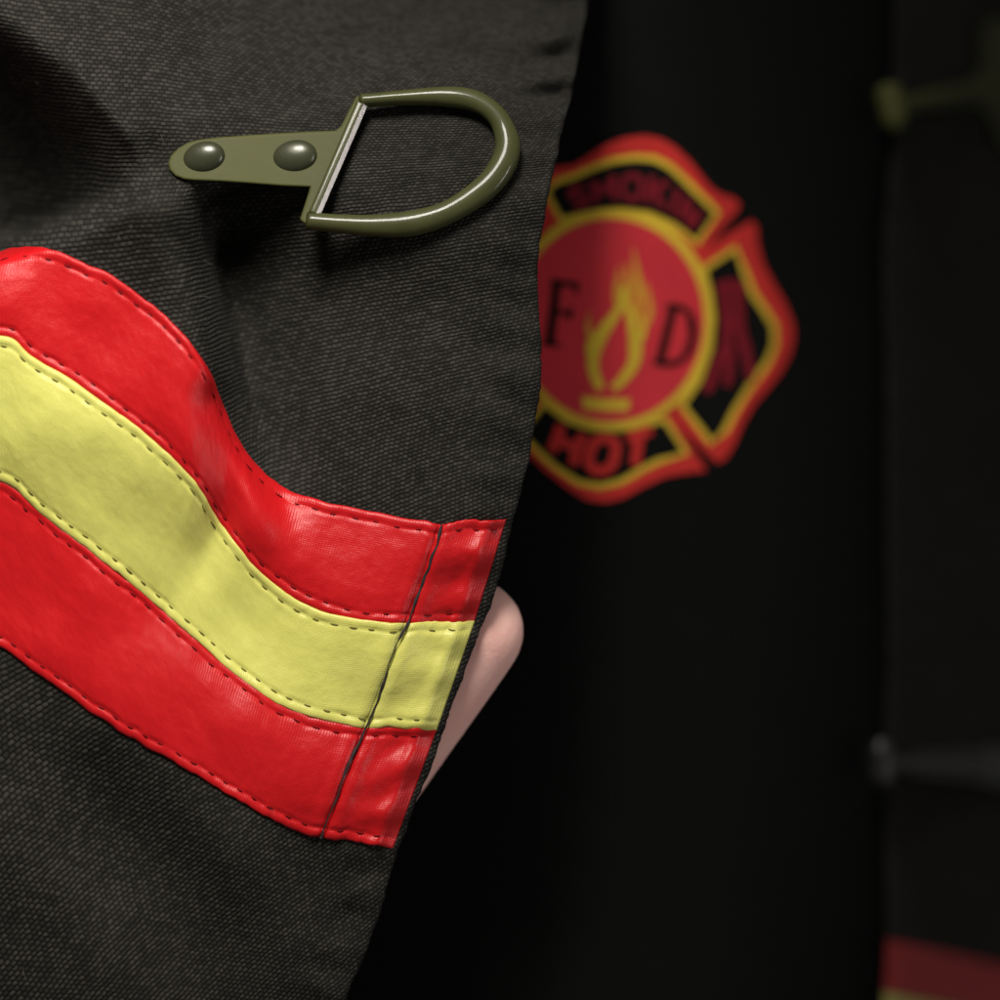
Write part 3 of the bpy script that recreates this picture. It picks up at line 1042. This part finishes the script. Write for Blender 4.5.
def hook_clasp(cx, cy, tilt, mat, label, wings=True):
    """spring hook: riveted winged plate, shank, and the turned-up tip near the coat edge"""
    c, s_ = math.cos(tilt), math.sin(tilt)
    R2 = lambda x, y: (cx + x * c - y * s_, cy + x * s_ + y * c)
    tl = float(rp_y(cx + 200, cy) - rp_y(cx + 20, cy)) / 180.0
    base = float(np.min(rp_y(np.linspace(cx + 20, cx + 230, 40), np.full(40, cy)) - tl * (np.linspace(cx + 20, cx + 230, 40) - cx)))
    yb = lambda px, py: base + tl * (np.asarray(px, float) - cx)
    yo = lambda px, py: yb(px, py) - 0.002
    out = [R2(*p) for p in ((34, -9), (84, -10), (98, -24), (104, -62), (116, -70), (132, -62), (140, -20), (214, -17), (226, -8), (226, 12), (214, 21),
                            (140, 24), (134, 62), (120, 72), (106, 62), (98, 26), (84, 11), (34, 10))]
    if not wings:
        out = [R2(*p) for p in ((30, -12), (100, -14), (112, -19), (214, -19), (226, -8), (226, 12), (214, 21), (112, 20), (100, 15), (30, 13))]
    o = weighted(link('hook_clasp', slab(out[::-1], yo, 0.0022, 0.0006, 'hook_clasp'), mat, coat))
    o['label'] = label
    for x in (160, 200):
        q = R2(x, 2)
        dome('rivet', q[0], q[1], 13, 12, 0.002, lambda a, b: yb(a, b) - 0.0041, mat, o)
    # turned-up tip
    pts = [R2(100, 0), R2(40, 1), R2(2, 1), R2(-4, 1)]
    dep = [float(yb(cx + 100, cy)) - 0.0035, float(yb(cx + 40, cy)) - 0.0035, base - 0.0034, base - 0.0042]
    pc = curve([(p[0], p[1], d) for p, d in zip(pts, dep)], 16)
    v1 = tube('t', at(pc[:, 0], pc[:, 1], pc[:, 2]), 0.0018, 12)
    a, b = R2(0, -23), R2(3, 24)
    qq = np.linspace(0, 1, 14)
    rr = 0.0026 * np.sqrt(np.clip(1 - (2 * qq - 1) ** 8, 0.05, 1))
    v2 = tube('t', at(a[0] + (b[0] - a[0]) * qq, a[1] + (b[1] - a[1]) * qq, base - 0.0045 + 0 * qq), rr, 16)
    v, f = join([v1, v2])
    link('hook_tip', mesh_of('hook_tip', v, f), mat, o)
    return o


hook_clasp(890, 106, -0.17, M_OLIVE, 'olive metal clasp near the top of the far coat front')
hook_clasp(880, 762, 0.03, M_BLACKMETAL, 'black metal clasp above the far red stripe', wings=False)

# ------------------------------------------------------------------ hand behind the flap
hand = bpy.data.objects.new('hand', None)
COL.objects.link(hand)
hand.location = (-0.05, 0.02, -0.15)
hand['label'] = 'bare hand holding the coat flap from behind, thumb tip showing past the edge'
hand['category'] = 'hand'
bpy.context.view_layer.update()


def digit(pts, rads, sq=0.86):
    p = np.array(pts, float)
    n = 110
    c = curve(p, n)
    r = np.interp(np.linspace(0, 1, n), np.linspace(0, 1, len(rads)), rads)
    # round the tip
    L = np.concatenate([[0], np.cumsum(np.linalg.norm(np.diff(c[:, :2], axis=0) * S, axis=1))])
    d = L[-1] - L
    rt = rads[-1]
    r = r * np.sqrt(np.clip(1 - (1 - np.clip(d / rt, 0, 1)) ** 2, 0.004, 1))
    return tube('d', at(c[:, 0], c[:, 1], c[:, 2]), r, 20, squash=sq)


mmf = 0.001
parts = [
    # thumb: base, knuckle, pad, tip
    digit([(170, 1112, .030), (235, 967, .024), (312, 850, .018), (391, 740, .0135), (442, 671, .0120), (472, 631, .0115), (500, 587, .0112)],
          [.0125, .0115, .0100, .0088, .0088, .0085, .0078]),
    digit([(190, 1000, .028), (175, 800, .024), (165, 640, .017), (170, 520, .0135), (172, 455, .0130)], [.0105, .0098, .0088, .0080, .0070]),
    digit([(80, 990, .029), (60, 760, .026), (50, 590, .022), (58, 470, .019), (62, 410, .018)], [.0108, .0100, .0090, .0080, .0070]),
    digit([(-30, 1000, .029), (-55, 790, .026), (-66, 640, .020), (-60, 520, .0155), (-58, 465, .0150)], [.0102, .0095, .0085, .0076, .0066]),
    digit([(-130, 1030, .029), (-165, 870, .026), (-180, 750, .020), (-176, 660, .015), (-174, 620, .0145)], [.0092, .0084, .0075, .0067, .0058]),
    # palm and wrist
    tube('p', at([20, 30, 30, 20, 10, 20, 25], [930, 1000, 1120, 1260, 1400, 1560, 1700], [.029, .029, .029, .031, .032, .034, .034]), [.030, .040, .043, .040, .031, .027, .028], 28, squash=[.34, .34, .36, .42, .55, .68, .72]),
    tube('p', at([250, 230, 170, 120], [1090, 1180, 1290, 1380], [.030, .029, .030, .031]), [.011, .016, .017, .012], 20, squash=.9),
]
hv, hf = join(parts)
hm = mesh_of('hand_skin', hv, hf)
bm = bmesh.new()
bm.from_mesh(hm)
bmesh.ops.recalc_face_normals(bm, faces=bm.faces)
bm.to_mesh(hm)
bm.free()
ho = link('skin', hm, M_SKIN, hand)
rm = ho.modifiers.new('join', 'REMESH')
rm.mode = 'VOXEL'
rm.voxel_size = 0.0007
rm.use_smooth_shade = True
sm = ho.modifiers.new('soft', 'SMOOTH')
sm.factor = 0.5
sm.iterations = 6
